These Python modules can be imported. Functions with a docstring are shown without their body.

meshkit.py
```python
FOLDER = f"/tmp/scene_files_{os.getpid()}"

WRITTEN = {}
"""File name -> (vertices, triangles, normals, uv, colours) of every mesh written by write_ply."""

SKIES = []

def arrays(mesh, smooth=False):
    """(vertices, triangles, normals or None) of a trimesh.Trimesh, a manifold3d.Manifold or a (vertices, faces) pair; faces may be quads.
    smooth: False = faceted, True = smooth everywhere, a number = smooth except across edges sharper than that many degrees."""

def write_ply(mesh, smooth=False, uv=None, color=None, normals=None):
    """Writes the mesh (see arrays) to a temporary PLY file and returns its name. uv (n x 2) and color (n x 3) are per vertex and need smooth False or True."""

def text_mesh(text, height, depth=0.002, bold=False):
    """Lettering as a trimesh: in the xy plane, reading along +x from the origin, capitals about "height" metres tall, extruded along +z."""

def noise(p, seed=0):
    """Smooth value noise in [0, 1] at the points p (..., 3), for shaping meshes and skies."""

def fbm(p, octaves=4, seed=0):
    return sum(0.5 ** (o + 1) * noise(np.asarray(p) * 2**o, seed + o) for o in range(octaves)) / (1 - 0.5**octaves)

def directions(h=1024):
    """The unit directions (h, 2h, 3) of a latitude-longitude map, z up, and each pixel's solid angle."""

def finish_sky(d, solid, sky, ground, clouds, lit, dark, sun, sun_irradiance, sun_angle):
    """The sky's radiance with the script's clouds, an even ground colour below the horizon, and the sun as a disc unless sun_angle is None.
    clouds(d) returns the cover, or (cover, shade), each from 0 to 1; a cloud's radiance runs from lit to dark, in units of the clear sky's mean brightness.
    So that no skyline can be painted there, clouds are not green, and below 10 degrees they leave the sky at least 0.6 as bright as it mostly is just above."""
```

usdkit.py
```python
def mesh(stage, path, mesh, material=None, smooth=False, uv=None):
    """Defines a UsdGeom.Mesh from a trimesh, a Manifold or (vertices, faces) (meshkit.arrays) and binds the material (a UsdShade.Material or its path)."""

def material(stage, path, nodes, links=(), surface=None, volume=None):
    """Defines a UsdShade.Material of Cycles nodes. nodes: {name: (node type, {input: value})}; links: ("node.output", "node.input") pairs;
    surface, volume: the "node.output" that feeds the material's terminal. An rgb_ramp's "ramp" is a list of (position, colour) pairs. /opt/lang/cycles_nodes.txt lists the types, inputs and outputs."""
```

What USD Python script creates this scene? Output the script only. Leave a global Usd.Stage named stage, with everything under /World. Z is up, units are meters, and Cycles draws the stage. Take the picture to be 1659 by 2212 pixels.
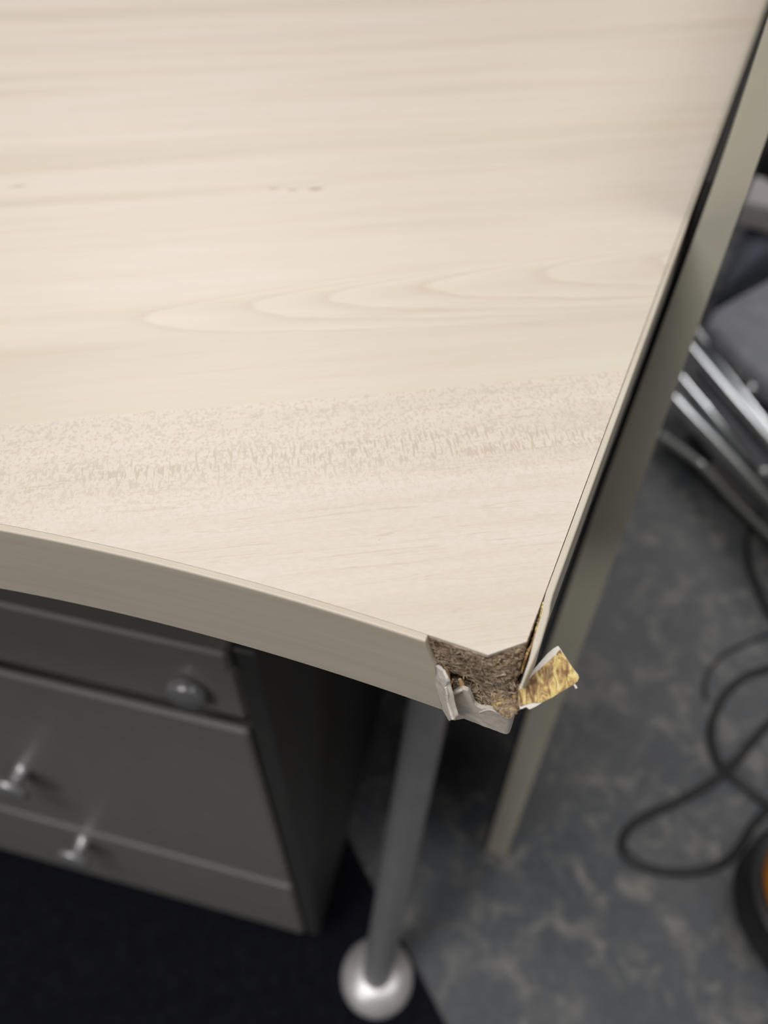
import math, random
import numpy as np
import trimesh
import manifold3d as m3
import shapely.geometry as sg
from pxr import Usd, UsdGeom, UsdLux, UsdShade, Gf, Sdf
import usdkit
from meshkit import noise, fbm

rng = np.random.default_rng(7)
stage = Usd.Stage.CreateInMemory()
UsdGeom.SetStageUpAxis(stage, "Z")
UsdGeom.SetStageMetersPerUnit(stage, 1.0)
UsdGeom.Xform.Define(stage, "/World")
UsdGeom.Scope.Define(stage, "/World/Looks")

# ------------------------------------------------------------------ camera
W, HPX = 1659.0, 2212.0
FPX = 1661.0                                  # focal length in pixels
NADIR = (820.25, 2603.0)                      # where plumb lines meet in the picture
CAM_Z, DESK_Z = 0.878, 0.730
_v = np.array([NADIR[0] - W / 2, NADIR[1] - HPX / 2])
_th, _ro = math.atan(np.hypot(*_v) / FPX), math.atan2(-_v[0], _v[1])
_R0, _U0 = np.array([1, 0, 0.0]), np.array([0, math.cos(_th), math.sin(_th)])
F = np.array([0, math.sin(_th), -math.cos(_th)])
R = math.cos(_ro) * _R0 + math.sin(_ro) * _U0
U = -math.sin(_ro) * _R0 + math.cos(_ro) * _U0
C = np.array([0, 0, CAM_Z])
cam = UsdGeom.Camera.Define(stage, "/World/camera")
M = np.eye(4)
M[0, :3], M[1, :3], M[2, :3], M[3, :3] = R, U, -F, C
cam.AddTransformOp().Set(Gf.Matrix4d(*M.ravel().tolist()))
HA = 5.7                                      # a telephone's small sensor and wide aperture
cam.CreateHorizontalApertureAttr(HA)
cam.CreateVerticalApertureAttr(HA * HPX / W)
cam.CreateFocalLengthAttr(HA * FPX / W)
cam.CreateClippingRangeAttr(Gf.Vec2f(0.01, 100))
cam.CreateFStopAttr(1.6)
cam.CreateFocusDistanceAttr(0.198)
cam.CreateExposureAttr(0.09)

# ------------------------------------------------------------------ lights: ceiling panels of a workshop office
def rect_light(name, x, y, z, w, h, power, color=(1, 0.97, 0.94)):
    l = UsdLux.RectLight.Define(stage, "/World/" + name)
    l.CreateWidthAttr(w); l.CreateHeightAttr(h); l.CreateIntensityAttr(power); l.CreateColorAttr(Gf.Vec3f(*color))
    l.AddTranslateOp().Set(Gf.Vec3d(x, y, z))
    return l
rect_light("ceiling_lamp", -0.75, -0.35, 2.66, 1.2, 0.6, 13.0)
rect_light("ceiling_lamp_001", 1.35, -0.25, 2.66, 1.6, 1.2, 2.8)
rect_light("ceiling_lamp_002", -2.3, -1.7, 2.66, 1.2, 0.6, 15.0)
rect_light("ceiling_lamp_003", 1.75, 2.4, 2.66, 1.2, 0.6, 9.0)
rect_light("ceiling_lamp_004", -0.75, 2.6, 2.66, 1.2, 0.6, 12.0)
dome = UsdLux.DomeLight.Define(stage, "/World/sky")
dome.CreateIntensityAttr(0.02)

# ------------------------------------------------------------------ helpers
def px_ray(p):
    return F + R * (p[0] - W / 2) / FPX - U * (p[1] - HPX / 2) / FPX
def at_z(p, z):
    d = px_ray(p); return C + d * ((z - CAM_Z) / d[2])
def at_plane(p, P0, n):
    d = px_ray(p); return C + d * (((P0 - C) @ n) / (d @ n))
def at_depth(p, t):
    return C + px_ray(p) * t
def unit(v):
    v = np.asarray(v, float); return v / np.linalg.norm(v)

_used = {}
def numbered(path):
    k = _used.get(path, 0); _used[path] = k + 1
    return path if k == 0 else f"{path}_{k:03d}"
def pth(parent): return "/World" if parent is None else str(parent.GetPath())
def thing(name, label, cat, group=None, loc=(0, 0, 0)):
    x = UsdGeom.Xform.Define(stage, numbered("/World/" + name))
    if any(loc): x.AddTranslateOp().Set(Gf.Vec3d(*loc))
    o = x.GetPrim(); tag(o, label, cat, group); return o
def tag(o, label=None, cat=None, group=None, kind=None):
    for k, v in (("label", label), ("category", cat), ("group", group), ("kind", kind)):
        if v: o.SetCustomDataByKey(k, v)
    return o
def obj(name, mesh, mat, parent=None, smooth=30, label=None, kind=None):
    if isinstance(mesh, list): mesh = trimesh.util.concatenate(mesh)
    p = usdkit.mesh(stage, numbered(pth(parent) + "/" + name), mesh, mat, smooth=smooth).GetPrim()
    tag(p, label, None, None, kind); return p
def box(lo, hi, bevel=0.0):
    lo, hi = np.array(lo, float), np.array(hi, float)
    if bevel <= 0:
        b = trimesh.creation.box(hi - lo); b.apply_translation((lo + hi) / 2); return b
    pts = []
    for k in range(3):
        o = np.full(3, bevel); o[k] = 0
        a, c = lo + o, hi - o
        pts += [[x, y, z] for x in (a[0], c[0]) for y in (a[1], c[1]) for z in (a[2], c[2])]
    return trimesh.Trimesh(np.array(pts)).convex_hull
def frame_box(O, X, Y, lo, hi, bevel=0.0):
    """A box in the frame of origin O, horizontal axes X, Y and z."""
    b = box(lo, hi, bevel); v = np.array(b.vertices)
    b.vertices = np.asarray(O) + v[:, :1] * X + v[:, 1:2] * Y + v[:, 2:] * np.array([0, 0, 1.0])
    return b
def spline(pts, n=12):
    """Catmull-Rom curve through the points."""
    P = np.asarray(pts, float); P = np.vstack([2 * P[0] - P[1], P, 2 * P[-1] - P[-2]]); out = []
    for i in range(1, len(P) - 2):
        for t in np.linspace(0, 1, n, endpoint=False):
            a, b, c, d = P[i - 1], P[i], P[i + 1], P[i + 2]
            out.append(0.5 * (2 * b + (c - a) * t + (2 * a - 5 * b + 4 * c - d) * t**2 + (3 * b - a - 3 * c + d) * t**3))
    out.append(P[-2]); return np.array(out)
def tube(pts, r, seg=14):
    P = np.asarray(pts, float); n = len(P); rr = np.broadcast_to(r, n)
    T = np.gradient(P, axis=0); T /= np.linalg.norm(T, axis=1, keepdims=True)
    up = np.array([0, 0, 1.0]) if abs(T[0][2]) < 0.9 else np.array([1.0, 0, 0])
    A = unit(np.cross(T[0], up)); rings = []
    for i in range(n):
        A = unit(A - T[i] * (A @ T[i])); B = np.cross(T[i], A)
        a = np.linspace(0, 2 * np.pi, seg, endpoint=False)
        rings.append(P[i] + rr[i] * (np.cos(a)[:, None] * A + np.sin(a)[:, None] * B))
    V = np.vstack(rings + [P[:1], P[-1:]]); f = []
    for i in range(n - 1):
        for k in range(seg):
            a, b = i * seg + k, i * seg + (k + 1) % seg
            f += [[a, b, b + seg], [a, b + seg, a + seg]]
    for k in range(seg):
        f += [[n * seg, (k + 1) % seg, k], [n * seg + 1, (n - 1) * seg + k, (n - 1) * seg + (k + 1) % seg]]
    return trimesh.Trimesh(V, f, process=False)
def lathe(profile, seg=48):
    return trimesh.creation.revolve(np.array(profile, float), sections=seg)
def slab(poly, z0, z1):
    m = trimesh.creation.extrude_polygon(poly, z1 - z0, engine="earcut"); m.apply_translation([0, 0, z0]); return m
def plate(P3, n, t, fine=None, bump=0.0, seed=0):
    """A sheet of thickness t over the flat outline P3 (front side), growing to -n."""
    P3 = np.asarray(P3, float); n = unit(n); O = P3[0]
    X = unit(P3[1] - P3[0] - n * ((P3[1] - P3[0]) @ n)); Y = np.cross(n, X)
    q = np.stack([(P3 - O) @ X, (P3 - O) @ Y], 1)
    pg = sg.Polygon(q).buffer(0)
    m = trimesh.creation.extrude_polygon(pg, t, engine="earcut")
    if fine:
        mm = m3.Manifold(m3.Mesh(np.asarray(m.vertices, np.float32), np.asarray(m.faces, np.uint32)))
        mm = mm.refine_to_length(fine).to_mesh(); m = trimesh.Trimesh(mm.vert_properties[:, :3], mm.tri_verts)
    v = np.array(m.vertices)
    z = v[:, 2] - t
    if bump:
        z = z + bump * (fbm(np.c_[v[:, :2] * 700, np.zeros(len(v))], 3, seed) - 0.5)
    w = O + v[:, :1] * X + v[:, 1:2] * Y + z[:, None] * n
    return trimesh.Trimesh(w, m.faces, process=False)

# ------------------------------------------------------------------ materials
def mat(name, nodes, links=(), surface="p.BSDF"):
    return usdkit.material(stage, "/World/Looks/" + name, nodes, links, surface=surface)
def plain(name, col, rough=0.5, metal=0.0, spec=0.5, var=0.12, scale=40, bump=0.0, bscale=400):
    c0 = [c * (1 - var) for c in col]; c1 = [min(1, c * (1 + var)) for c in col]
    nodes = {"g": ("geometry", {}), "n": ("noise_texture", {"scale": scale, "detail": 4}),
             "r": ("rgb_ramp", {"ramp": [(0.3, c0), (0.7, c1)]}),
             "p": ("principled_bsdf", {"roughness": rough, "metallic": metal, "specular_ior_level": spec})}
    links = [("g.position", "n.vector"), ("n.fac", "r.fac"), ("r.color", "p.base_color")]
    if bump:
        nodes["bn"] = ("noise_texture", {"scale": bscale, "detail": 3}); nodes["b"] = ("bump", {"strength": bump, "distance": 0.001})
        links += [("g.position", "bn.vector"), ("bn.fac", "b.height"), ("b.normal", "p.normal")]
    return mat(name, nodes, links)

GRAIN = math.radians(8.3)
gu, gv = np.array([math.cos(GRAIN), math.sin(GRAIN), 0]), np.array([-math.sin(GRAIN), math.cos(GRAIN), 0])
def uv_px(p):
    P = at_z(p, DESK_Z); return P @ gu, P @ gv
def wood_material():
    N, L = {}, []
    N["g"] = ("geometry", {})
    N["map"] = ("mapping", {"mapping_type": "point", "rotation": (0, 0, -GRAIN)})
    L.append(("g.position", "map.vector"))
    N["sep"] = ("separate_xyz", {}); L.append(("map.vector", "sep.vector"))
    def noise_n(name, su, sv, detail=3, rough=0.5, dist=0.0, off=0.0, scale=1.0):
        N[name + "m"] = ("mapping", {"mapping_type": "point", "scale": (su, sv, 1), "location": (off, off * 1.7, off)})
        N[name] = ("noise_texture", {"scale": scale, "detail": detail, "roughness": rough, "distortion": dist})
        L.append(("map.vector", name + "m.vector")); L.append((name + "m.vector", name + ".vector"))
    def ramp(name, src, stops, interp=True):
        N[name] = ("rgb_ramp", {"ramp": stops, "interpolate": interp}); L.append((src, name + ".fac"))
    def mth(name, op, a, b=0.0, c=None):
        d = {"math_type": op}
        for k, v in (("value1", a), ("value2", b), ("value3", c)):
            if isinstance(v, str): L.append((v, f"{name}.{k}"))
            elif v is not None: d[k] = v
        N[name] = ("math", d); return name + ".value"
    def mixc(name, fac, a, b, kind="mix"):
        d = {"mix_type": kind}
        for k, v in (("fac", fac), ("color1", a), ("color2", b)):
            if isinstance(v, str): L.append((v, f"{name}.{k}"))
            else: d[k] = v
        N[name] = ("mix", d); return name + ".color"
    def mrange(name, src, a, b, c=0.0, d=1.0, smooth=True):
        N[name] = ("map_range", {"range_type": "smoothstep" if smooth else "linear", "from_min": a, "from_max": b, "to_min": c, "to_max": d, "clamp": True})
        L.append((src, name + ".value")); return name + ".result"
    # broad bands of veneer tone
    noise_n("n1", 2.2, 34, 3, 0.55, 0.3, 3.1)
    ramp("c1", "n1.fac", [(0.30, (0.692, 0.602, 0.510)), (0.45, (0.738, 0.662, 0.570)), (0.56, (0.756, 0.696, 0.610)), (0.72, (0.716, 0.630, 0.550))])
    noise_n("n2", 3.2, 90, 4, 0.6, 0.5, 9.4)
    ramp("c2", "n2.fac", [(0.3, (0.970, 0.957, 0.945)), (0.62, (1.0, 1.0, 1.0)), (0.8, (1.02, 1.01, 1.0))])
    a = mixc("m1", 1.0, "c1.color", "c2.color", "multiply")
    # fine pore streaks
    noise_n("n3", 28, 1500, 3, 0.6, 0.0, 1.3)
    ramp("c3", "n3.fac", [(0.28, (0.93, 0.915, 0.90)), (0.46, (1, 1, 1)), (1, (1, 1, 1))])
    # boundary of the flecked stave, slightly wavy
    u0, v0 = uv_px((0, 908)); u1, v1 = uv_px((1345, 812)); vb = (v0 + v1) / 2
    noise_n("n4", 30, 100, 2, 0.5, 0, 5.5)
    w = mth("w1", "multiply", mth("w0", "subtract", "n4.fac", 0.5), 0.0035)
    vv = mth("vv", "add", "sep.y", w)
    below = mrange("below", vv, vb + 0.0004, vb - 0.0004)
    a = mixc("m2", mth("pf", "multiply", below, 0.0), a, "c3.color", "multiply")
    a = mixc("m3", 0.75, a, "c3.color", "multiply")
    tone = mixc("tone", below, (0.955, 0.965, 0.94), (1.0, 1.012, 1.03))
    near = mrange("near", "sep.y", vb + 0.06, vb + 0.0)
    tone2 = mixc("tone2", near, (1.0, 1.0, 1.0), tone)
    a = mixc("m4", 1.0, a, tone2, "multiply")
    # flecks across the grain
    noise_n("f1", 1150, 230, 1, 0.4, 0.0, 2.2)
    noise_n("f2", 1150, 850, 1, 0.5, 0.0, 7.7)
    noise_n("fz", 12, 60, 2, 0.5, 0.4, 4.2)
    vm = uv_px((700, 985))[1]
    band = mrange("band1", mth("ab", "absolute", mth("dv", "subtract", vv, vm)), 0.011, 0.003)
    long_ = mth("long", "multiply", band, mrange("fzr", "fz.fac", 0.42, 0.60))
    k1 = mth("k1", "multiply", mrange("f1t", "f1.fac", 0.53, 0.62), long_)
    fade = mrange("fade", "sep.y", vb - 0.055, vb - 0.022)
    k2 = mth("k2", "multiply", mrange("f2t", "f2.fac", 0.50, 0.62), mth("k3", "multiply", fade, 0.62))
    fl = mth("fl", "multiply", mth("kmax", "maximum", k1, k2), below)
    a = mixc("m5", mth("fl2", "multiply", fl, 0.75), a, (0.560, 0.468, 0.365))
    # light rime between flecks of the stave, to the near corner
    noise_n("r1", 420, 900, 3, 0.6, 0.0, 6.1)
    a = mixc("m6", mth("r2", "multiply", mrange("r1t", "r1.fac", 0.42, 0.60), mth("r3", "multiply", below, 0.16)), a, (0.60, 0.51, 0.42))
    # long thin pores
    noise_n("p1", 14, 420, 2, 0.5, 0.6, 8.8)
    pl = mth("pl", "multiply", mrange("p1t", mth("p1a", "absolute", mth("p1b", "subtract", "p1.fac", 0.5)), 0.012, 0.002), mth("pn", "multiply", below, 0.22))
    a = mixc("m7", pl, a, (0.47, 0.37, 0.28))
    # cathedral figure: nested pointed arches opening to the right
    ap = [uv_px(p) for p in ((310, 684), (540, 655), (722, 640), (930, 610), (1170, 588), (1420, 560))]
    us = [q[0] for q in ap]; sl = (ap[4][1] - ap[0][1]) / (ap[4][0] - ap[0][0])
    noise_n("cn", 26, 110, 3, 0.55, 0.0, 2.9)
    axis = mth("ax", "multiply_add", mth("ax0", "subtract", "sep.x", us[0]), sl, ap[0][1])
    dvv = mth("dvc", "subtract", "sep.y", axis)
    dab = mth("dab", "absolute", mth("dvs", "add", dvv, mth("dvn", "multiply", mth("dvm", "subtract", "cn.fac", 0.5), 0.002)))
    up = mrange("upk", dvv, -0.003, 0.003, 150.0, 800.0)
    s = mth("s", "subtract", "sep.x", mth("s1", "multiply", mth("s2", "multiply", dab, dab), up))
    s = mth("s5", "add", s, mth("s6", "multiply", mth("s7", "subtract", "cn.fac", 0.5), 0.012))
    lo, hi = us[0] - 0.09, us[5] + 0.09
    sn = mrange("sn", s, lo, hi, smooth=False)
    f = lambda x: (x - lo) / (hi - lo)
    stops = [(0.0, (1, 1, 1)), (f(us[0] - 0.035), (0.995, 0.995, 0.99))]
    for i, x in enumerate(us):
        d = (0.93, 0.905, 0.88) if i != 3 else (0.92, 0.87, 0.83)
        stops += [(f(x - 0.009), (0.985, 0.975, 0.965)), (f(x - 0.0009), d), (f(x + 0.0007), (1.035, 1.035, 1.04)), (f(x + 0.012), (1.015, 1.015, 1.015))]
    stops.append((1.0, (1, 1, 1)))
    ramp("cc", sn.replace(".result", ".result"), stops)
    win = mth("win", "multiply", mrange("win1", dvv, 0.017, 0.009), mrange("win2", dvv, -0.034, -0.018))
    a = mixc("m8", win, a, mixc("m8b", 1.0, a, "cc.color", "multiply"))
    # small brown knots
    for i, (kx, ky, rad, amt) in enumerate(((38, 402, 0.0035, 0.45), (590, 407, 0.0011, 0.7), (632, 411, 0.0015, 0.7), (682, 409, 0.0022, 0.75), (820, 1166, 0.0003, 0.9), (305, 347, 0.0009, 0.35), (1225, 218, 0.001, 0.35))):
        ku, kv = uv_px((kx, ky))
        du = mth(f"ku{i}", "multiply", mth(f"kv{i}", "subtract", "sep.x", ku), 0.45 if rad > 0.0004 else 1.0)
        dv = mth(f"kw{i}", "subtract", "sep.y", kv)
        rr = mth(f"kr{i}", "sqrt", mth(f"ks{i}", "add", mth(f"kt{i}", "multiply", du, du), mth(f"kx{i}", "multiply", dv, dv)))
        rr = mth(f"ky{i}", "multiply_add", mth(f"kz{i}", "subtract", "cn.fac", 0.5), rad * 2, rr)
        a = mixc(f"mk{i}", mrange(f"kq{i}", rr, rad, rad * 0.2, 0.0, amt), a, (0.43, 0.30, 0.19))
    N["p"] = ("principled_bsdf", {"roughness": 0.42, "specular_ior_level": 0.35})
    L.append((a, "p.base_color"))
    noise_n("bn", 300, 1200, 2, 0.5, 0, 0.4)
    N["b"] = ("bump", {"strength": 0.10, "distance": 0.0002}); L.append(("bn.fac", "b.height")); L.append(("b.normal", "p.normal"))
    return mat("pale_wood_laminate", N, L)
WOOD = wood_material()
def banding_material():
    N = {"g": ("geometry", {}), "m": ("mapping", {"mapping_type": "point", "rotation": (0, 0, 0.36), "scale": (14, 60, 420)}),
         "n": ("noise_texture", {"scale": 1.0, "detail": 3}),
         "r": ("rgb_ramp", {"ramp": [(0.3, (0.600, 0.540, 0.445)), (0.7, (0.650, 0.595, 0.500))]}),
         "p": ("principled_bsdf", {"roughness": 0.38, "specular_ior_level": 0.45})}
    return mat("cream_edge_plastic", N, [("g.position", "m.vector"), ("m.vector", "n.vector"), ("n.fac", "r.fac"), ("r.color", "p.base_color")])
BAND = banding_material()
TORN = plain("torn_white_plastic", (0.80, 0.76, 0.71), 0.5, var=0.05, scale=500, bump=0.3, bscale=1500)
PEEL = plain("peeled_cream_plastic", (0.66, 0.61, 0.54), 0.4, var=0.05, scale=300)
def chip_material(name, ramp_, seed, rough=0.85, sc=(330, 900, 1100), rnd=0.45):
    N = {"g": ("geometry", {}), "m": ("mapping", {"mapping_type": "point", "rotation": (0.2, 0.1, 0.5), "scale": sc, "location": (seed, 0, 0)}),
         "n": ("noise_texture", {"scale": 1.0, "detail": 4, "roughness": 0.65, "distortion": 0.8}),
         "a": ("math", {"math_type": "multiply_add", "value2": rnd, "value3": -rnd * 0.45}), "s": ("math", {"math_type": "add"}),
         "r": ("rgb_ramp", {"ramp": ramp_}), "p": ("principled_bsdf", {"roughness": rough, "specular_ior_level": 0.2})}
    L = [("g.position", "m.vector"), ("m.vector", "n.vector"), ("g.random_per_island", "a.value1"), ("n.fac", "s.value1"), ("a.value", "s.value2"), ("s.value", "r.fac"), ("r.color", "p.base_color")]
    return mat(name, N, L)
CORE = chip_material("chipboard", [(0.20, (0.085, 0.052, 0.031)), (0.34, (0.29, 0.215, 0.145)), (0.47, (0.52, 0.42, 0.305)), (0.62, (0.78, 0.68, 0.53))], 0.0)
CHIP = chip_material("wood_fibre", [(0.10, (0.14, 0.095, 0.06)), (0.36, (0.42, 0.33, 0.24)), (0.55, (0.70, 0.60, 0.47)), (0.75, (0.90, 0.83, 0.71))], 3.0)
SPLINTER = plain("fresh_splinter_wood", (0.62, 0.42, 0.22), 0.7, var=0.25, scale=600)
GLUE = chip_material("yellow_glue", [(0.33, (0.15, 0.08, 0.04)), (0.43, (0.30, 0.18, 0.08)), (0.49, (0.48, 0.32, 0.14)), (0.56, (0.66, 0.50, 0.18)), (0.64, (0.74, 0.63, 0.30)), (0.72, (0.82, 0.77, 0.56))], 5.0, 0.4, (620, 260, 300), 0.0)
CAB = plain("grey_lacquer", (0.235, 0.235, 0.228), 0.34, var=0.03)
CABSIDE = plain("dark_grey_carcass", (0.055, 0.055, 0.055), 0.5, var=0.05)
STEEL = plain("satin_grey_metal", (0.38, 0.38, 0.40), 0.42, 0.55, var=0.05)
FOOTM = plain("brushed_foot_metal", (0.60, 0.59, 0.60), 0.38, 0.5, var=0.12, scale=60)
CHROME = plain("chrome", (0.58, 0.60, 0.63), 0.26, 1.0, var=0.02)
GLINT = plain("polished_glint_ball", (0.9, 0.92, 0.94), 0.10, 1.0, var=0.01)  # for the balls added to catch highlights
KNOBM = plain("satin_nickel", (0.52, 0.52, 0.54), 0.30, 0.6, var=0.03)
PANELM = plain("light_grey_panel", (0.60, 0.58, 0.48), 0.45, var=0.04)
PANELD = plain("olive_grey_edge", (0.40, 0.39, 0.30), 0.5, var=0.05)
BLACK = plain("black_rubber_and_gap_shade", (0.012, 0.012, 0.014), 0.45, var=0.2)
SEATG = plain("grey_upholstery", (0.215, 0.225, 0.255), 0.75, var=0.12, scale=30, bump=0.3, bscale=900)
SEATN = plain("navy_upholstery", (0.055, 0.060, 0.085), 0.8, var=0.2, scale=30, bump=0.3, bscale=900)
ARMG = plain("pale_grey_plastic", (0.36, 0.34, 0.34), 0.5, var=0.05)
ORANGE = plain("orange_plastic", (0.72, 0.24, 0.012), 0.4, var=0.06)
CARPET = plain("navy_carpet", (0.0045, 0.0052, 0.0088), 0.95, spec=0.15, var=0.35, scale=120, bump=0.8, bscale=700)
def floor_material():
    N = {"g": ("geometry", {}),
         "n1": ("noise_texture", {"scale": 6.0, "detail": 4, "roughness": 0.6}),
         "c1": ("rgb_ramp", {"ramp": [(0.32, (0.060, 0.067, 0.080)), (0.55, (0.088, 0.094, 0.105)), (0.75, (0.122, 0.125, 0.132))]}),
         "n2": ("noise_texture", {"scale": 26.0, "detail": 5, "roughness": 0.62, "distortion": 0.7}),
         "c2": ("rgb_ramp", {"ramp": [(0.50, (0, 0, 0)), (0.62, (0.45, 0.45, 0.45)), (0.74, (1, 1, 1))]}),
         "n3": ("noise_texture", {"scale": 90.0, "detail": 3, "roughness": 0.6}),
         "c3": ("rgb_ramp", {"ramp": [(0.35, (0.85, 0.85, 0.85)), (0.7, (1.12, 1.12, 1.1))]}),
         "mx": ("mix", {"mix_type": "mix", "color2": (0.25, 0.245, 0.23)}),
         "mm": ("mix", {"mix_type": "multiply", "fac": 1.0}),
         "p": ("principled_bsdf", {"roughness": 0.42, "specular_ior_level": 0.4})}
    L = [("g.position", "n1.vector"), ("g.position", "n2.vector"), ("g.position", "n3.vector"), ("n1.fac", "c1.fac"), ("n2.fac", "c2.fac"), ("n3.fac", "c3.fac"),
         ("c2.color", "mx.fac"), ("c1.color", "mx.color1"), ("mx.color", "mm.color1"), ("c3.color", "mm.color2"), ("mm.color", "p.base_color")]
    return mat("painted_concrete", N, L)
FLOOR = floor_material()
WALL = plain("wall_paint", (0.55, 0.54, 0.52), 0.8, var=0.03, scale=3)
CEIL = plain("ceiling_paint", (0.78, 0.77, 0.75), 0.9, var=0.02, scale=3)

# ------------------------------------------------------------------ the room
X0, X1, Y0, Y1, ZC = -4.5, 4.5, -3.5, 5.0, 2.7
def struct(name, mesh, m, label):
    return tag(obj(name, mesh, m, None, False), label, None, None, "structure")
struct("floor", box((X0, Y0, -0.1), (X1, Y1, 0)), FLOOR, "blue-grey painted concrete floor with worn pale blotches")
struct("ceiling", box((X0, Y0, ZC), (X1, Y1, ZC + 0.1)), CEIL, "white ceiling above the desk")
struct("wall_left", box((X0 - 0.1, Y0, 0), (X0, Y1, ZC)), WALL, "plain wall on the left side of the room")
struct("wall_right", box((X1, Y0, 0), (X1 + 0.1, Y1, ZC)), WALL, "plain wall on the right side of the room")
struct("wall_back", box((X0, Y1, 0), (X1, Y1 + 0.1, ZC)), WALL, "plain wall beyond the desk")
struct("wall_front", box((X0, Y0 - 0.1, 0), (X1, Y0, ZC)), WALL, "plain wall behind the viewer")

# ------------------------------------------------------------------ the desk
BT, TH = 0.0018, 0.0280                    # edge banding thickness, board thickness
ZT, ZB = DESK_Z, DESK_Z - TH
fpx = [(0, 1147), (150, 1173), (300, 1211), (500, 1261), (672, 1309), (835, 1358), (915, 1386)]
FP = np.array([at_z(p, ZT)[:2] for p in fpx])
fit = np.polyfit(FP[:, 0], FP[:, 1], 2)
rpx = [(1206, 1250), (1274, 1050), (1469, 559), (1594, 176)]
RP = np.array([at_z(p, ZT)[:2] for p in rpx])
rm = RP.mean(0); re = np.linalg.svd(RP - rm)[2][0]; re = re if re[1] > 0 else -re
rn = np.array([re[1], -re[0]])                             # outward of the right edge
xv = -fit[1] / (2 * fit[0])                                # crown of the parabola
def fy(x):
    x = np.asarray(x, float); return np.polyval(fit, x)
# corner: where the front curve meets the right edge line
xs = np.linspace(-0.02, 0.08, 4001); dd = (np.c_[xs, fy(xs)] - rm) @ rn
K = np.array([xs[np.argmin(abs(dd))], fy(xs[np.argmin(abs(dd))])])
slope_k = np.polyval(np.polyder(fit), K[0]); ft_ = unit([1, slope_k]); fn_ = np.array([ft_[1], -ft_[0]])   # tangent, outward normal at the corner
X_LEFT = -0.105
sl_l = np.polyval(np.polyder(fit), X_LEFT)
fx = np.r_[np.linspace(X_LEFT, K[0], 60)]
front = np.c_[fx, fy(fx)]
tt = np.linspace(0, 1, 30)[:-1]                            # beyond the frame the sweep eases to a straight front
ext = np.array([[X_LEFT - 0.5 * (1 - t), fy(X_LEFT) - sl_l * 0.5 * (1 - t) * (1 - 0.5 * (1 - t)) ] for t in tt])
front = np.vstack([[[-1.25, ext[0][1]]], ext, front])
far = K + re * 0.95
outer = sg.Polygon(np.vstack([front, [far], [[-1.25, far[1]]]]))
inner = outer.buffer(-BT, join_style=2)
deskpoly = inner
desk = thing("desk", "pale wood-effect desk with a broken corner showing chipboard and torn edging", "desk")

Bpt, Cpt, Apt = at_z((1048, 1417), ZT), at_z((1146, 1383), ZT), at_z((921, 1383), ZT)
wedge = sg.Polygon([Bpt[:2] - ft_ * 0.0, Cpt[:2] + rn * 0.0, (Cpt[:2] + rn * 0.03), (K + ft_ * 0.04 + fn_ * 0.04), (Bpt[:2] + fn_ * 0.03)])
lam = inner.buffer(-0.00022, join_style=2).difference(wedge)
obj("tabletop", slab(lam, ZT - 0.0009, ZT), WOOD, desk, False, label="pale maple laminate surface")
zc = ZT - 0.0009
near_disc = sg.Point(K).buffer(0.052, quad_segs=4)
main = inner.difference(near_disc); block = inner.intersection(near_disc)
cm = trimesh.creation.extrude_polygon(block, zc - ZB, engine="earcut"); cm.apply_translation([0, 0, ZB])
mb = m3.Manifold(m3.Mesh(np.asarray(cm.vertices, np.float32), np.asarray(cm.faces, np.uint32)))
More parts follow.
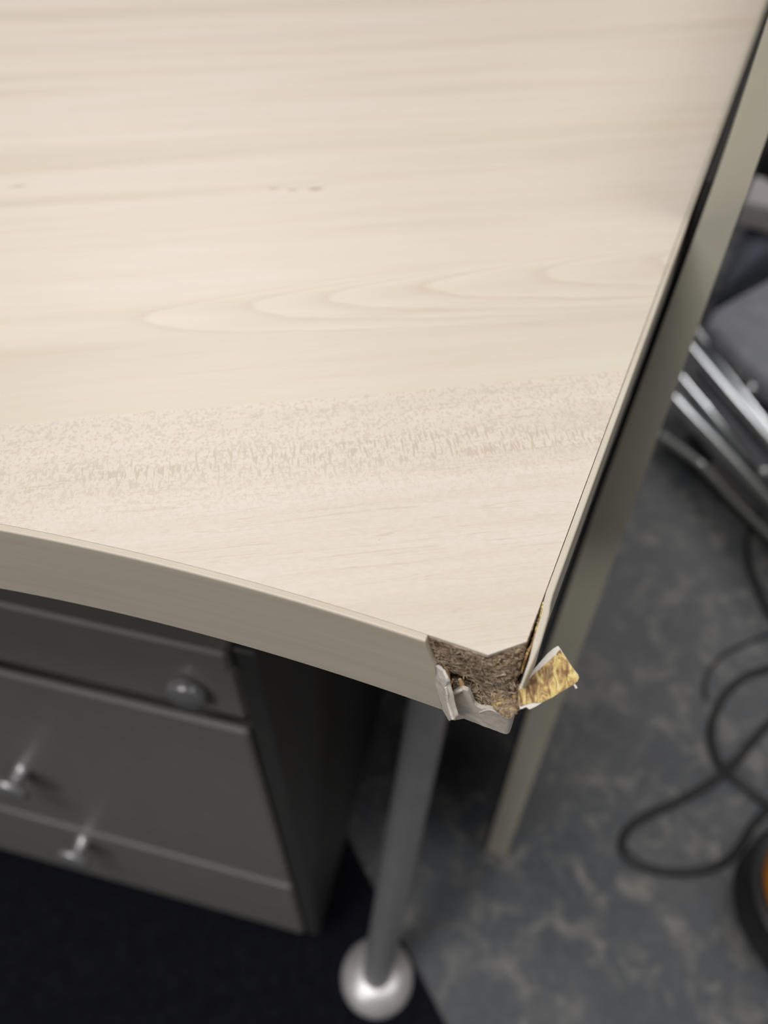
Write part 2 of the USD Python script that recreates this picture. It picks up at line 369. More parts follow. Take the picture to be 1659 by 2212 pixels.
# the crushed wedge: everything above a plane from the laminate's break down to the foot of the corner
Ki = K - (fn_ + rn) * BT
Dpt = np.array([*(Ki + (fn_ + rn) * 0.0014), ZB + 0.0115])
B2, C2 = Bpt.copy(), Cpt.copy(); B2[2] = C2[2] = zc
nw = unit(np.cross(C2 - B2, Dpt - B2)); nw = nw if nw[2] > 0 else -nw
mb = mb.trim_by_plane((-nw).tolist(), float(-nw @ B2))
def ball(P, r, sc=(1, 1, 1)):
    s = m3.Manifold.sphere(1.0, 24).scale([r * k for k in sc]); return s.translate([float(c) for c in P])
Pf = np.array([*(K), ZT])
NF = np.array([fn_[0], fn_[1], 0])
Ffp = np.array([*K, ZT])
hole = at_plane((985, 1468), Ffp - NF * BT, NF)
mb = mb - ball(hole, 0.0034, (1.5, 1.0, 0.8)) - ball(at_plane((1015, 1478), Ffp - NF * BT, NF), 0.0026, (1.2, 1, 0.8))
mg = mb.refine_to_length(0.00055).to_mesh()
cv = np.array(mg.vert_properties[:, :3], float); cf = np.array(mg.tri_verts)
tmp = trimesh.Trimesh(cv, cf, process=True); cv, cf = np.array(tmp.vertices), np.array(tmp.faces)
vn = np.array(tmp.vertex_normals)
rel = cv - np.array([*K, 0]); ang = np.c_[rel @ np.array([*ft_, 0]), rel @ NF, cv[:, 2]]
q = np.c_[ang[:, 0] * 420, ang[:, 1] * 700, cv[:, 2] * 1300]
dsp = (fbm(q, 4, 3) - 0.5) * 0.0016 + (noise(q * 3.1, 11) - 0.5) * 0.0006
dist = np.linalg.norm(cv[:, :2] - K, axis=1)
wgt = np.clip((0.044 - dist) / 0.006, 0, 1) * np.clip((zc - cv[:, 2]) / 0.0006, 0, 1) * np.clip((cv[:, 2] - ZB) / 0.0006, 0, 1)
dsp = np.where(vn[:, 2] < 0.25, np.minimum(dsp, 0.0001), dsp)
cv = cv + vn * (dsp * wgt)[:, None]
block_mesh = trimesh.Trimesh(cv, cf, process=False)
obj("chipboard_core", [slab(main, ZB, zc), block_mesh], CORE, desk, False, label="brown chipboard exposed at the broken corner")

# loose fibres standing out of the break
cn = np.array(block_mesh.face_normals); cc = block_mesh.triangles_center
dc = np.linalg.norm(cc[:, :2] - K, axis=1); rl = cc[:, :2] - K
infront = (rl @ fn_ > -BT - 0.0014) | (cn @ nw > 0.8)
cand = np.where((dc < 0.030) & (cc[:, 2] < zc - 0.0006) & (cn[:, 2] > -0.4) & infront & (abs(cn[:, 2]) < 0.985))[0]
chips = []
for k in rng.choice(cand, 1100, replace=True):
    n = cn[k]; t = rng.normal(size=3) * (0.5, 0.5, 0.3) + np.array([*ft_, -0.5]) * 0.9
    t = unit(t - n * (t @ n) + n * rng.normal() * 0.16); b = np.cross(n, t)
    L_, w_, h_ = rng.uniform(0.0007, 0.0030), rng.uniform(0.00018, 0.00055), rng.uniform(0.00012, 0.00025)
    bx = trimesh.creation.box((L_, w_, h_)); v = np.array(bx.vertices)
    v[:, 1] *= 1 - 0.7 * (v[:, 0] > 0)
    v = cc[k] + n * 0.00012 + v[:, :1] * t + v[:, 1:2] * b + v[:, 2:] * n
    chips.append(trimesh.Trimesh(v, bx.faces, process=False))
obj("wood_fibres", chips, CHIP, desk, False, label="tan wood fibres in the broken edge", kind="stuff")
for (a, b, c, w_) in (((962, 1440), (966, 1458), (973, 1478), 0.0007), ((993, 1467), (998, 1478), (996, 1490), 0.0008), ((979, 1467), (974, 1477), (971, 1485), 0.0004)):
    P = [at_plane(p, Ffp - NF * (BT - 0.0004), NF) for p in (a, b, c)]
    obj("splinter", tube(spline(P, 5), np.r_[np.linspace(w_ * 0.5, w_, 6), np.linspace(w_, w_ * 0.35, 5)], 6), SPLINTER, desk, 60)

# edge banding ------------------------------------------------------
NZ = 26
def banding(path, nrm, zb_of, s_end, peel=None, drop=None, thin=None, zt=ZT + 0.00018):
    """path, nrm: functions of an arclength array giving xy and outward normal of the OUTER face; s runs from 0 (at the torn end, shifted by s_end(z)) to S."""
    S = np.r_[np.linspace(0, 0.03, 40), np.linspace(0.034, 0.25, 60), np.linspace(0.27, 1.0, 12)]
    V = []
    rad = 0.0007
    dz = np.r_[0, 0.00008, 0.0002, 0.0004, rad, np.linspace(rad, TH, NZ)[1:]]
    off = np.r_[rad * 0.9, rad * 0.55, rad * 0.28, rad * 0.08, 0, np.zeros(NZ - 1)]
    n = len(dz)
    for side in (0, 1):
        for k in range(n):
            e = s_end(zt - dz[k])
            s = e + (S - S[0]) * ((S[-1] - e) / S[-1])
            zb = zb_of(s)
            z = np.full_like(s, zt - dz[k]) - (drop(s) if drop is not None else 0)
            z = np.maximum(z, zb)
            o = np.full_like(s, -off[k]) if side == 0 else -BT * (thin(s) if thin is not None else np.ones_like(s))
            if peel is not None: o = o + peel(s)
            xy = path(s) + nrm(s) * o[:, None]
            V.append(np.c_[xy, z])
    m = len(S); V = np.vstack(V); f = []
    id_ = lambda side, k, i: (side * n + k) * m + i
    def quad(a, b, c, d): f.extend([[a, b, c], [a, c, d]])
    for k in range(n - 1):
        for i in range(m - 1):
            quad(id_(0, k, i), id_(0, k + 1, i), id_(0, k + 1, i + 1), id_(0, k, i + 1))
            quad(id_(1, k, i), id_(1, k, i + 1), id_(1, k + 1, i + 1), id_(1, k + 1, i))
        quad(id_(0, k, 0), id_(1, k, 0), id_(1, k + 1, 0), id_(0, k + 1, 0))
        quad(id_(0, k, m - 1), id_(0, k + 1, m - 1), id_(1, k + 1, m - 1), id_(1, k, m - 1))
    for i in range(m - 1):
        quad(id_(0, 0, i), id_(0, 0, i + 1), id_(1, 0, i + 1), id_(1, 0, i))
        quad(id_(0, n - 1, i), id_(1, n - 1, i), id_(1, n - 1, i + 1), id_(0, n - 1, i + 1))
    g = trimesh.Trimesh(V, f, process=False)
    g.remove_unreferenced_vertices(); trimesh.repair.fix_normals(g)
    return g
# front: arclength measured leftwards from the corner
fl = front[::-1]; seg = np.r_[0, np.cumsum(np.linalg.norm(np.diff(fl, axis=0), axis=1))]
def fpath(s): return np.c_[np.interp(s, seg, fl[:, 0]), np.interp(s, seg, fl[:, 1])]
def fnorm(s):
    a = fpath(np.maximum(s - 0.002, 0)); b = fpath(s + 0.002); t = b - a; t /= np.linalg.norm(t, axis=1, keepdims=True)
    return np.c_[-t[:, 1], t[:, 0]]
tear = np.array([at_plane(p, Ffp, NF) for p in ((919, 1384), (922, 1396), (926, 1408), (932, 1423), (941, 1440), (942, 1455), (943, 1470), (947, 1500), (957, 1534))])
te_s = -(tear[:, :2] - K) @ ft_; te_z = tear[:, 2]; od = np.argsort(te_z)
def f_end(z): return float(np.interp(z, te_z[od], te_s[od]))
obj("edge_banding", banding(fpath, fnorm, lambda s: ZB, f_end), BAND, desk, 40, label="cream edging along the front edge")
def rpath(s): return K + re * np.asarray(s)[:, None]
def rnorm(s): return np.repeat(rn[None], len(s), 0)
def rzb(s): return ZT - np.interp(s, [0, 0.002, 0.0055, 0.010, 0.014, 0.02], [0.0035, 0.008, 0.014, 0.020, TH, TH])
def rpeel(s): return np.interp(s, [0, 0.004, 0.010, 0.018, 0.021, 0.024], [0.0004, 0.0008, 0.0011, 0.0007, 0.0002, 0])
obj("edge_banding", banding(rpath, rnorm, rzb, lambda z: -0.0012, rpeel, lambda s: np.interp(s, [-0.0012, 0.003, 0.0085, 0.0098], [0.0036, 0.0014, 0.0006, 0]), lambda s: np.interp(s, [-0.0012, 0.005, 0.010], [0.25, 0.6, 1])), BAND, desk, 40, label="cream edging peeling off the right edge")
# glue left on the peeled inside of the right banding
gl = []
for s in np.linspace(0.0045, 0.0205, 28):
    L_ = 0.0007
    P = K + re * s - rn * (BT - float(rpeel(np.array([s]))[0]) + 0.0001)
    gl.append(frame_box(np.array([*P, 0]), np.array([*re, 0]), np.array([*rn, 0]), (-L_ * 0.55, -0.0002 * rng.uniform(0.4, 1.6), ZT - 0.006), (L_ * 0.55, 0.0002, ZT - rng.uniform(0.0000, 0.0007))))
obj("glue_line", gl, GLUE, desk, False, label="yellow dried glue behind the peeled edging")

# broken piece of banding still glued to the foot of the corner
zp = lambda x, y: (900 + x / 8.295, 1360 + y / 8.295)
frag = [zp(*p) for p in ((612, 1200), (640, 1140), (700, 1110), (790, 1068), (850, 1078), (910, 1110), (960, 1180), (1000, 1270), (1025, 1335), (1080, 1385), (1150, 1420), (1215, 1420), (1290, 1430), (1360, 1432), (1450, 1480), (1540, 1535), (1660, 1590))]
FR = [at_plane(p, Ffp + NF * 0.0002, NF) for p in frag]
FR[-1] = np.array([*(K + NF[:2] * 0.0002 - ft_ * 0.0010), FR[-1][2]])
low = [zp(*p) for p in ((1200, 1730), (1000, 1660), (850, 1595), (770, 1612), (705, 1615), (655, 1480), (640, 1400), (610, 1290))]
FL_ = [at_plane(p, Ffp + NF * 0.0002, NF) for p in low]
cor = [np.array([*(K + NF[:2] * 0.0002 - ft_ * 0.0010), ZB - 0.0001]), np.array([*(K + NF[:2] * 0.0002 - ft_ * 0.004), ZB - 0.0001])]
obj("broken_banding", plate(FR + cor + FL_, NF, 0.0011, 0.0007, 0.0003, 2), PEEL, desk, 40, label="cracked piece of edging clinging to the corner")
# its return round the corner
RNV = np.array([*rn, 0])
def rpt(s, z, o=0.0): return np.array([*(K + re * s + rn * o), z])
zf = FR[-1][2]
arc = []
for a in np.linspace(0, 1, 7):
    th = a * np.pi / 2; c0 = K - fn_ * 0.0010 * 1 - rn * 0.0010
    arc.append(c0 + fn_ * 0.0012 * math.cos(th) + rn * 0.0012 * math.sin(th))
arc = np.array(arc + [K + re * 0.0022 + rn * 0.0002, K + re * 0.0036 + rn * 0.0001])
cols = []
tops = np.interp(np.arange(len(arc)), [0, 6, 7, 8], [zf, zf + 0.0008, zf + 0.0002, zf - 0.0015])
cin = arc.mean(0) * 0 + K - (fn_ + rn) * 0.004
Vs, Fs = [], []
for i, p in enumerate(arc):
    d = unit(cin - p) * 0.0011
    Vs += [[*p, tops[i]], [*p, ZB - 0.0001], [*(p + d), ZB - 0.0001], [*(p + d), tops[i]]]
for i in range(len(arc) - 1):
    for k in range(4):
        a, b = 4 * i + k, 4 * i + (k + 1) % 4
        Fs += [[a, b, b + 4], [a, b + 4, a + 4]]
e_ = 4 * (len(arc) - 1); Fs += [[0, 2, 1], [0, 3, 2], [e_, e_ + 1, e_ + 2], [e_, e_ + 2, e_ + 3]]
rt_ = trimesh.Trimesh(Vs, Fs, process=False); trimesh.repair.fix_normals(rt_)
obj("broken_banding", rt_, PEEL, desk, 50, label="edging wrapped round the foot of the corner")
# torn lips: white rims of the cracked pieces
rim = [at_plane(zp(*p), Ffp + NF * 0.0004, NF) for p in ((620, 1185), (650, 1150), (720, 1115), (800, 1080))]
rim2 = [at_plane(zp(*p), Ffp + NF * 0.0003, NF) for p in ((1120, 1490), (1250, 1445), (1350, 1440), (1450, 1490), (1540, 1545), (1640, 1590))]
obj("torn_rim", tube(spline(rim, 6), np.r_[np.linspace(0.0003, 0.0006, 13), np.linspace(0.0006, 0.0004, 6)], 8), TORN, desk, 60, label="white torn rim of the edging")
obj("torn_rim", tube(spline(rim2, 6), np.r_[np.linspace(0.0001, 0.00025, 16), np.linspace(0.00025, 0.0002, 15)], 8), TORN, desk, 60, label="white torn rim of the edging")
# the curl bent outwards left of the break
hinge_n = unit(NF * 0.80 + np.array([*ft_, 0]) * -0.60)
Hp = at_plane(zp(350, 900), Ffp + NF * 0.0003, NF)
curl = [zp(*p) for p in ((333, 655), (380, 690), (440, 760), (500, 850), (540, 940), (545, 1010), (590, 1150), (620, 1300), (650, 1440), (690, 1560), (680, 1630), (640, 1600), (578, 1642), (520, 1530), (470, 1440), (410, 1250), (375, 1120), (350, 980), (340, 820))]
obj("torn_curl", plate([at_plane(p, Hp, hinge_n) for p in curl], hinge_n, 0.0009, 0.0007, 0.0004, 4), PEEL, desk, 40, label="strip of edging curled outwards beside the break")
tornp = [zp(*p) for p in ((335, 655), (390, 690), (460, 745), (525, 880), (540, 960), (495, 1030), (455, 950), (420, 870), (380, 780))]
obj("torn_rim", plate([at_plane(p, Hp + hinge_n * 0.0003, hinge_n) for p in tornp], hinge_n, 0.0006, 0.0006, 0.0004, 6), TORN, desk, 40, label="white torn rim of the edging")
ct = [at_plane(zp(*p), Hp + hinge_n * 0.0002, hinge_n) for p in ((520, 1030), (545, 1150), (560, 1300), (600, 1450), (650, 1600))]
obj("torn_rim", tube(spline(ct, 6), np.linspace(0.0003, 0.0004, 25), 8), TORN, desk, 60, label="white torn rim of the edging")

# flap of banding folded out to the right, its glued side up
zq = lambda x, y: (1050 + x / 6.914, 1280 + y / 6.914)
fn3 = unit(-px_ray((1180, 1460)) * 1.0 + np.array([0.15, -0.10, 0.45]))
Fh = np.array([*(K + re * 0.0004), ZB + 0.0150])
flap = [zq(*p) for p in ((490, 1445), (560, 1350), (650, 1230), (740, 1115), (830, 1010), (920, 910), (1000, 840), (1065, 798), (1085, 805), (1150, 905), (1230, 1025), (1310, 1145), (1375, 1225), (1388, 1270), (1365, 1330), (1290, 1385), (1130, 1480), (990, 1570), (850, 1635), (745, 1700), (650, 1745), (600, 1710), (510, 1745), (485, 1600))]
FLP = [at_plane(p, Fh, fn3) for p in flap]
fb = obj("banding_flap", plate(FLP, fn3, 0.0010, 0.0007, 0.0003, 8), TORN, desk, 40, label="flap of edging bent out with its yellow glued side up")
glue = [zq(*p) for p in ((488, 1460), (565, 1380), (680, 1262), (760, 1172), (800, 1150), (870, 1080), (905, 1050), (960, 1003), (1040, 925), (1080, 878), (1100, 850), (1150, 910), (1230, 1030), (1310, 1148), (1370, 1226), (1383, 1270), (1360, 1328), (1288, 1382), (1128, 1474), (985, 1566), (848, 1628), (760, 1650), (700, 1640), (600, 1665), (515, 1700), (485, 1600))]
obj("glue_residue", plate([at_plane(p, Fh + fn3 * 0.0004, fn3) for p in glue], fn3, 0.0005, 0.0005, 0.0007, 9), GLUE, fb, 40, label="yellow glue and brown fibres")
lump = [(1072, 1478), (1092, 1470), (1112, 1474), (1124, 1480), (1131, 1500), (1134, 1524), (1122, 1534), (1108, 1546), (1094, 1548), (1076, 1538), (1064, 1520), (1062, 1498)]
Fl = Fh - fn3 * 0.0012
lm = plate([at_plane(p, Fl, fn3) for p in lump], fn3, 0.0022, 0.0005, 0.0030, 12)
obj("glue_lump", lm, GLUE, desk, 40, label="crumbs of chipboard and yellow glue at the foot of the corner")
lc, ln = lm.triangles_center, np.array(lm.face_normals)
lf = []
for k in rng.choice(np.where(ln @ fn3 > 0.3)[0], 130, replace=True):
    n = ln[k]; t = rng.normal(size=3); t = unit(t - n * (t @ n) + n * rng.normal() * 0.25); b = np.cross(n, t)
    bx = trimesh.creation.box((rng.uniform(0.0006, 0.0022), rng.uniform(0.0002, 0.0005), 0.0002)); v = np.array(bx.vertices)
    lf.append(trimesh.Trimesh(lc[k] + n * 0.00012 + v[:, :1] * t + v[:, 1:2] * b + v[:, 2:] * n, bx.faces, process=False))
obj("wood_fibres", lf, CHIP, desk, False, label="tan wood fibres in the glue", kind="stuff")
tip = [at_plane(zq(*p), Fh, fn3) for p in ((1310, 1370), (1335, 1400), (1350, 1432))]
obj("glue_thread", tube(spline(tip, 4), 0.0003, 6), TORN, fb, 60)

# leg with its round foot
LFOOT = np.array([-0.0040, 0.1668, 0.0065])
LT = at_depth((912, 1600), 0.545)
ld = unit(LT - (LFOOT + [0, 0, 0.018])); topl = LFOOT + [0, 0, 0.018] + ld * ((ZB - 0.012 - LFOOT[2] - 0.018) / ld[2])
leg = obj("leg", tube(np.array([LFOOT + [0, 0, 0.016], LFOOT + [0, 0, 0.02] + ld * 0.1, topl]), 0.0142, 40), STEEL, desk, 40, label="leaning grey metal leg")
ft = lathe([(0, 0), (0.0345, 0), (0.0355, 0.002), (0.0350, 0.006), (0.0300, 0.0125), (0.0225, 0.0170), (0.0150, 0.0190), (0, 0.0195)], 64); ft.apply_translation(LFOOT)
obj("foot", ft, FOOTM, leg, 40, label="domed silver foot disc")
mp = trimesh.creation.cylinder(0.04, 0.012, sections=48); mp.apply_translation([topl[0], topl[1], ZB - 0.006])
obj("mounting_plate", mp, STEEL, leg, 30)

# ------------------------------------------------------------------ end panel beside the desk
E3, N3 = np.array([*re, 0]), np.array([*rn, 0])
S0 = 0.312
w_desk = K @ rn
pan = thing("partition_panel", "grey-beige partition panel standing upright against the right side of the desk", "partition")
O_ = np.array([0, 0, 0.0])
prof = sg.Polygon([(0.0103, 0.0), (0.0106, 0.40), (0.0108, 0.806), (0.0100, 0.808), (-0.0004, 0.808), (-0.0016, 0.806), (-0.0014, 0.755), (-0.0027, 0.71), (-0.0078, 0.56), (-0.0106, 0.40), (-0.0112, 0.32), (-0.0112, 0.0)])
pm = trimesh.creation.extrude_polygon(prof, 0.75, engine="earcut"); v = np.array(pm.vertices)
pm.vertices = v[:, :1] * N3 + v[:, 1:2] * np.array([0, 0, 1.0]) + (S0 + v[:, 2:]) * E3
trimesh.repair.fix_normals(pm)
obj("panel", pm, PANELM, pan, False)
gap_shade = sg.Polygon([(-0.0018, 0.745), (-0.0030, 0.71), (-0.0081, 0.56), (-0.0109, 0.40), (-0.0115, 0.32), (-0.0115, 0.0), (-0.0150, 0.0), (-0.0150, 0.32), (-0.0142, 0.40), (-0.0112, 0.56), (-0.0060, 0.695), (-0.0048, 0.745)])  # black strip added to fill the gap, standing in for its shade
sm = trimesh.creation.extrude_polygon(gap_shade, 0.74, engine="earcut"); v = np.array(sm.vertices)
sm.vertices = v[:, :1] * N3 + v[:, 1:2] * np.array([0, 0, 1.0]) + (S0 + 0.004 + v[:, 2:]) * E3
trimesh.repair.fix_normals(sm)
obj("gap_shade_strip", sm, BLACK, pan, False, label="black strip added as the shade in the gap beside the desk")

# ------------------------------------------------------------------ drawer cabinet
PHI = -0.2398
cab = thing("drawer_cabinet", "grey drawer cabinet with small round knobs under the desk", "cabinet")
CO = np.array([-0.0771, 0.1994, 0.0]); CX = np.array([math.cos(PHI), math.sin(PHI), 0]); CY = np.array([-CX[1], CX[0], 0])
def cb(lo, hi, b=0.0): return frame_box(CO, CX, CY, lo, hi, b)
WL = -0.445
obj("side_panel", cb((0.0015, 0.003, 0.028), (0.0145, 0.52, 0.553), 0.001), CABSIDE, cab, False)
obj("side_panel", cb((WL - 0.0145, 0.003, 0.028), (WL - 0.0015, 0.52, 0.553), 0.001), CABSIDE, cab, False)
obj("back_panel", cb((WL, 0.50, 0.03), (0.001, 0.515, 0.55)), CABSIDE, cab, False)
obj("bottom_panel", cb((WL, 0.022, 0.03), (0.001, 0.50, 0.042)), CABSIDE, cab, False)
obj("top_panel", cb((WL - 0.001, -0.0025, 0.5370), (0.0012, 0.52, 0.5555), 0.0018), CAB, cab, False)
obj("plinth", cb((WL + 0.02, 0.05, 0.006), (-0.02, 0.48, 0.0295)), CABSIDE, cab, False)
drs = []
for z0, z1, yo in ((0.4755, 0.5310, 0.004), (0.1855, 0.4675, 0.0), (0.0300, 0.1790, 0.0)):
    d = obj("drawer", [cb((WL, yo, z0), (0.0, yo + 0.0055, z1), 0.0022), cb((WL + 0.004, yo + 0.0052, z0 + 0.002), (-0.004, 0.022, z1 - 0.018), 0.001), cb((WL + 0.02, 0.0218, z0 + 0.004), (-0.02, 0.45, z1 - 0.020))], CAB, cab, False)
    drs.append(d)
def knob(s, z, y0=0.0):
    prof = [(0, 0), (0.0070, 0), (0.0060, 0.002), (0.0052, 0.006), (0.0052, 0.0125), (0.0075, 0.0145), (0.0142, 0.0158), (0.0152, 0.0175), (0.0144, 0.0195), (0.0090, 0.0208), (0, 0.0212)]
    k = lathe(prof, 40); v = np.array(k.vertices)
    o = CO + CX * s + CY * y0 + np.array([0, 0, z])
    k.vertices = o + v[:, :1] * CX + v[:, 1:2] * np.array([0, 0, 1.0]) - v[:, 2:] * CY
    trimesh.repair.fix_normals(k); return k
obj("knob", knob(-0.2225, 0.503, 0.003), KNOBM, drs[0], 40)
obj("knob", knob(-0.2060, 0.304), KNOBM, drs[1], 40)
obj("knob", knob(-0.2020, 0.152), KNOBM, drs[2], 40)
lk = lathe([(0, 0), (0.0106, 0), (0.0112, 0.001), (0.0112, 0.0045), (0.0100, 0.0066), (0.0060, 0.0080), (0, 0.0084)], 40); v = np.array(lk.vertices)
lk.vertices = CO + CX * -0.031 + CY * 0.003 + np.array([0, 0, 0.500]) + v[:, :1] * CX + v[:, 1:2] * np.array([0, 0, 1.0]) - v[:, 2:] * CY
trimesh.repair.fix_normals(lk)
lo = obj("lock", lk, KNOBM, drs[0], 40, label="round chrome drawer lock")

# ------------------------------------------------------------------ carpet
a_, b_ = np.array([-0.0426, 0.3106]), np.array([0.0611, 0.1295]); dcar = unit(b_ - a_); ncar = np.array([dcar[1], -dcar[0]])
q0, q1 = a_ - dcar * 0.9, b_ + dcar * 1.2
side = ncar if ncar[0] < 0 else -ncar
cp = sg.Polygon([q0, q1, q1 + side * 1.8, q0 + side * 1.8])
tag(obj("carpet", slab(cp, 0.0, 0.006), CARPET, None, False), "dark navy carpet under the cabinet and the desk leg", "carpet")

# ------------------------------------------------------------------ black cable on the concrete floor
def fl_pts(px, z): return [at_z(p, z) for p in px]
RC = 0.0042
c1 = fl_pts([(1760, 1420), (1700, 1432), (1659, 1443), (1610, 1460), (1570, 1495), (1545, 1540), (1537, 1590), (1550, 1640), (1578, 1672), (1610, 1700), (1659, 1735), (1700, 1750)], RC)
c2 = fl_pts([(1760, 1480), (1700, 1525), (1659, 1565), (1620, 1608), (1580, 1655), (1530, 1695), (1470, 1728), (1410, 1755), (1362, 1785), (1345, 1815), (1355, 1848), (1390, 1872), (1450, 1884), (1520, 1880), (1568, 1860), (1600, 1826), (1632, 1776), (1690, 1722)], RC)
c2 = [p + np.array([0, 0, 0.0086 * math.exp(-((i - 4) / 1.2) ** 2)]) for i, p in enumerate(c2)]
cl = thing("cable", "black cable coiled in loose loops on the concrete floor", "cable")
obj("loop", tube(spline(c1, 10), RC, 12), BLACK, cl, 60)
obj("loop", tube(spline(c2, 10), RC, 12), BLACK, cl, 60)
c3 = fl_pts([(1627, 1128), (1614, 1165), (1618, 1215), (1632, 1255), (1645, 1290), (1665, 1330), (1720, 1390)], 0.004)
tag(obj("cable", tube(spline(c3, 10), 0.004, 12), BLACK, None, 60), "thin black cable running down the floor below the chrome chair rails", "cable")
c4 = fl_pts([(1720, 1350), (1659, 1372), (1610, 1390), (1565, 1413), (1535, 1445), (1522, 1478), (1526, 1510)], 0.0022)
obj("loop", tube(spline(c4, 10), 0.0022, 12), BLACK, cl, 60)

# ------------------------------------------------------------------ cable reel
RCEN = at_z((1800, 1950), 0.05); RCEN[2] = 0
rad = np.linalg.norm((at_z((1610, 1950), 0.05) - at_z((1800, 1950), 0.05))[:2]) - 0.0045
reel = thing("cable_reel", "black cable reel with a bright orange hub at the right edge of the picture", "cable reel")
fg = lathe([(0, 0), (rad * 0.95, 0), (rad, 0.01), (rad, 0.045), (rad * 0.96, 0.058), (rad * 0.86, 0.062), (0, 0.062)], 64); fg.apply_translation(RCEN)
obj("flange", fg, BLACK, reel, 40)
hb = lathe([(0, 0.0625), (rad * 0.84, 0.0625), (rad * 0.84, 0.085), (rad * 0.78, 0.097), (rad * 0.3, 0.100), (0, 0.100)], 64); hb.apply_translation(RCEN)
obj("hub", hb, ORANGE, reel, 40, label="orange hub")

# ------------------------------------------------------------------ folded chairs lying flat in a pile on the floor
def pad(pg, z0, z1, r):
    ms = [slab(pg.buffer(-r), z0, z1)]
    for k in range(5):
        a = k / 5 * np.pi / 2
        ms.append(slab(pg.buffer(-r * (1 - math.cos(a))), z0 + r * (1 - math.sin(a)), z1 - r * (1 - math.sin(a))))
    return ms
def round_poly(P, r):
    return sg.Polygon([p[:2] for p in P]).buffer(-r).buffer(2 * r, quad_segs=6).buffer(-r, quad_segs=6)
TR = 0.0085
piles = [  # label, z of the tubes, the near tubes' ends in the picture, seat outline, pad thickness
    ("topmost folded grey chair of the floor pile, with the thick seat pad", 0.130, [((1499, 706), (1596, 836)), ((1491, 748), (1641, 925))],
     [(1530, 700), (1545, 664), (1600, 632), (1659, 600), (1790, 545), (1960, 760), (1790, 900), (1665, 838), (1612, 795), (1566, 742)], (0.138, 0.172, 0.014)),
    ("middle folded grey chair of the floor pile, its chrome tubes side by side", 0.078, [((1474, 818), (1600, 965)), ((1460, 862), (1566, 976))],
     [(1505, 795), (1560, 770), (1720, 900), (1870, 1010), (1730, 1110), (1640, 1000), (1590, 930), (1540, 868)], (0.086, 0.101, 0.005)),
    ("lowest folded grey chair of the floor pile, with a flat grey bar beside its tube", 0.022, [((1432, 944), (1508, 1000), (1600, 1092))],
     [(1470, 890), (1560, 1000), (1690, 1140), (1800, 1080), (1700, 930), (1560, 820)], (0.030, 0.043, 0.005)),
]
for lab_, z, tubes_, seat_, (s0, s1, sr) in piles:
    ch = thing("folding_chair", lab_, "chair", "folded chairs piled on the floor right of the desk")
    for t_ in tubes_:
        P = [at_z(p, z) for p in t_]; dd_ = unit(P[-1] - P[-2]); lat = np.array([-dd_[1], dd_[0], 0]); lat = lat if lat[0] > 0 else -lat
        e = P[-1] + dd_ * 0.20
        path = np.vstack([spline(P + [P[-1] + dd_ * 0.1], 6), spline([e - dd_ * 0.03, e - dd_ * 0.005 + lat * 0.006, e + lat * 0.03], 6), [e + lat * 0.36], spline([e + lat * 0.39, e + lat * 0.414 - dd_ * 0.005, e + lat * 0.42 - dd_ * 0.03], 6), [P[0] + lat * 0.42]])
        obj("leg_frame", tube(path, TR, 18), CHROME, ch, 60)
        for q in (P[0], P[0] + lat * 0.42):
            dq = unit(P[1] - P[0]); c = tube(np.array([q - dq * 0.006, q - dq * 0.004, q + dq * 0.0]), np.array([TR * 0.6, TR * 0.95, TR * 0.98]), 16)
            obj("end_cap", c, CHROME, ch, 60)
    obj("seat", pad(round_poly([at_z(p, s1) for p in seat_], 0.012), s0, s1, sr), SEATG, ch, 40)
    for b_ in ([(1601, 806, 0.152), (1626, 838, 0.150)] if z > 0.1 else [(1650, 1018, 0.098)] if z > 0.05 else [(1514, 1003, 0.042)]):  # polished balls added on the chairs to give bright highlight spots
        bo = trimesh.creation.icosphere(3, 0.0080); bo.apply_translation(at_z(b_[:2], b_[2])); obj("glint_ball", bo, GLINT, ch, True, label="shiny ball added for a bright highlight")
    if z < 0.03:
        bar = [(1533, 1002), (1556, 985), (1650, 1075), (1626, 1112)]
        obj("flat_bar", pad(sg.Polygon([at_z(p, 0.026)[:2] for p in bar]), 0.0145, 0.026, 0.002), ARMG, ch, 40, label="flat grey bar")
        bar = [(1638, 1124), (1664, 1092), (1720, 1150), (1694, 1182)]
        obj("flat_bar", pad(sg.Polygon([at_z(p, 0.026)[:2] for p in bar]), 0.0145, 0.026, 0.002), ARMG, ch, 40, label="flat grey bar")

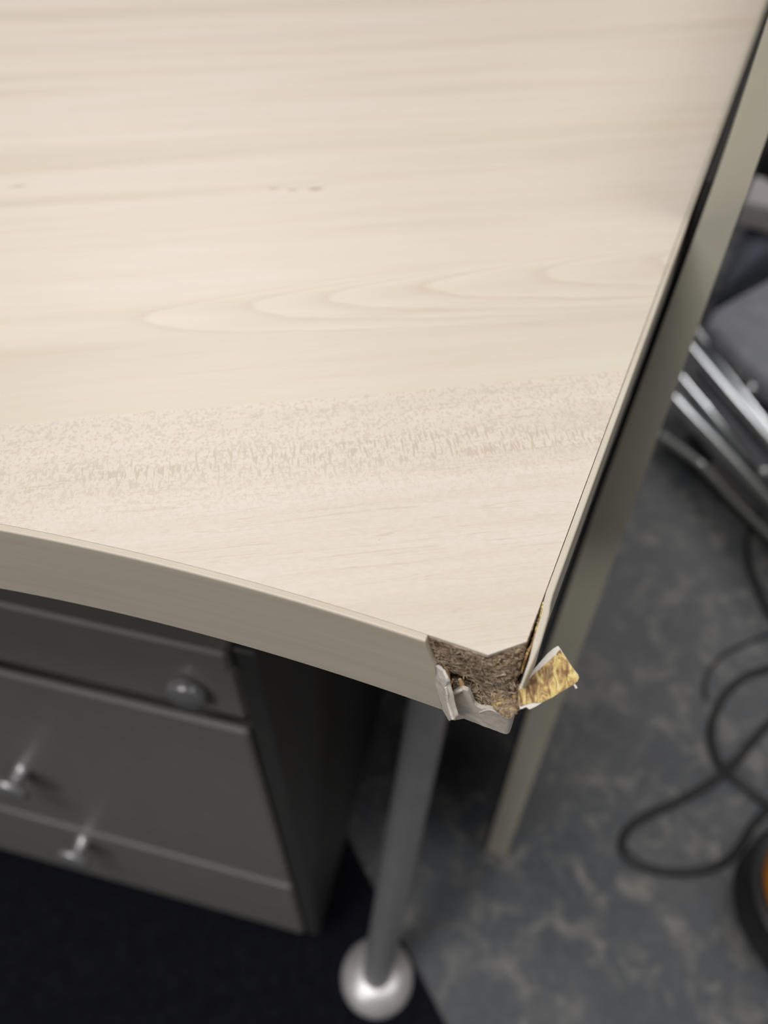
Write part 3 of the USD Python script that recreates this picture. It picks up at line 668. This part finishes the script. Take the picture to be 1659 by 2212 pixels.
# ------------------------------------------------------------------ bags behind the pile
def soft(pxs, z, h, m, name, label, cat, seed, base=0.0, flat=0.5):
    """A soft cushion-like lump over the outline, h thick, resting at height base."""
    pg = sg.Polygon([at_z(p, z)[:2] for p in pxs]); pg = pg.buffer(-0.01).buffer(0.01)
    pg = sg.Polygon(pg.exterior.segmentize(0.012)); V, Fc = [], []
    lv = 9; ring = np.array(pg.exterior.coords)[:-1]; c = np.array(pg.centroid.coords[0]); n = len(ring)
    for k in range(lv + 1):
        a = -np.pi / 2 + np.pi * k / lv
        sc = max(1e-3, abs(math.cos(a)) ** flat); zz = base + h * (0.5 + 0.5 * np.sign(math.sin(a)) * abs(math.sin(a)) ** 0.8)
        p = c + (ring - c) * sc; q = np.c_[p, np.full(n, zz)]
        amp = 0.012 * min(1, k / 3)
        q[:, 2] += amp * (fbm(np.c_[p * 22, np.full(n, k * 0.4)], 3, seed) - 0.5) * (k > 1)
        V.append(q)
    V = np.vstack(V)
    for k in range(lv):
        for i in range(n):
            a, b = k * n + i, k * n + (i + 1) % n
            Fc += [[a, b, b + n], [a, b + n, a + n]]
    g = trimesh.Trimesh(V, Fc, process=False); trimesh.repair.fix_normals(g)
    tag(obj(name, g, m, None, True), label, cat)
soft([(1558, 622), (1578, 560), (1612, 476), (1650, 440), (1760, 415), (1900, 470), (1830, 520), (1700, 555), (1640, 586), (1600, 606)], 0.12, 0.15, SEATN, "bag", "navy fabric bag lying on the floor beyond the folded chairs", "bag", 3)
soft([(1652, 300), (1664, 250), (1690, 190), (1800, 160), (1960, 200), (1960, 330), (1800, 330), (1710, 312)], 0.20, 0.26, BLACK, "bag", "black bag standing beyond the navy bag at the right edge", "bag", 5)
bx_ = [(1608, 436), (1630, 376), (1656, 384), (1720, 424), (1700, 462), (1652, 446)]
pb = sg.Polygon([at_z(p, 0.20)[:2] for p in bx_]).buffer(-0.008).buffer(0.008)
tag(obj("plastic_box", pad(pb, 0.152, 0.20, 0.008), ARMG, None, 40), "pale grey plastic box resting on the navy bag", "box")

stage.SetDefaultPrim(stage.GetPrimAtPath("/World"))
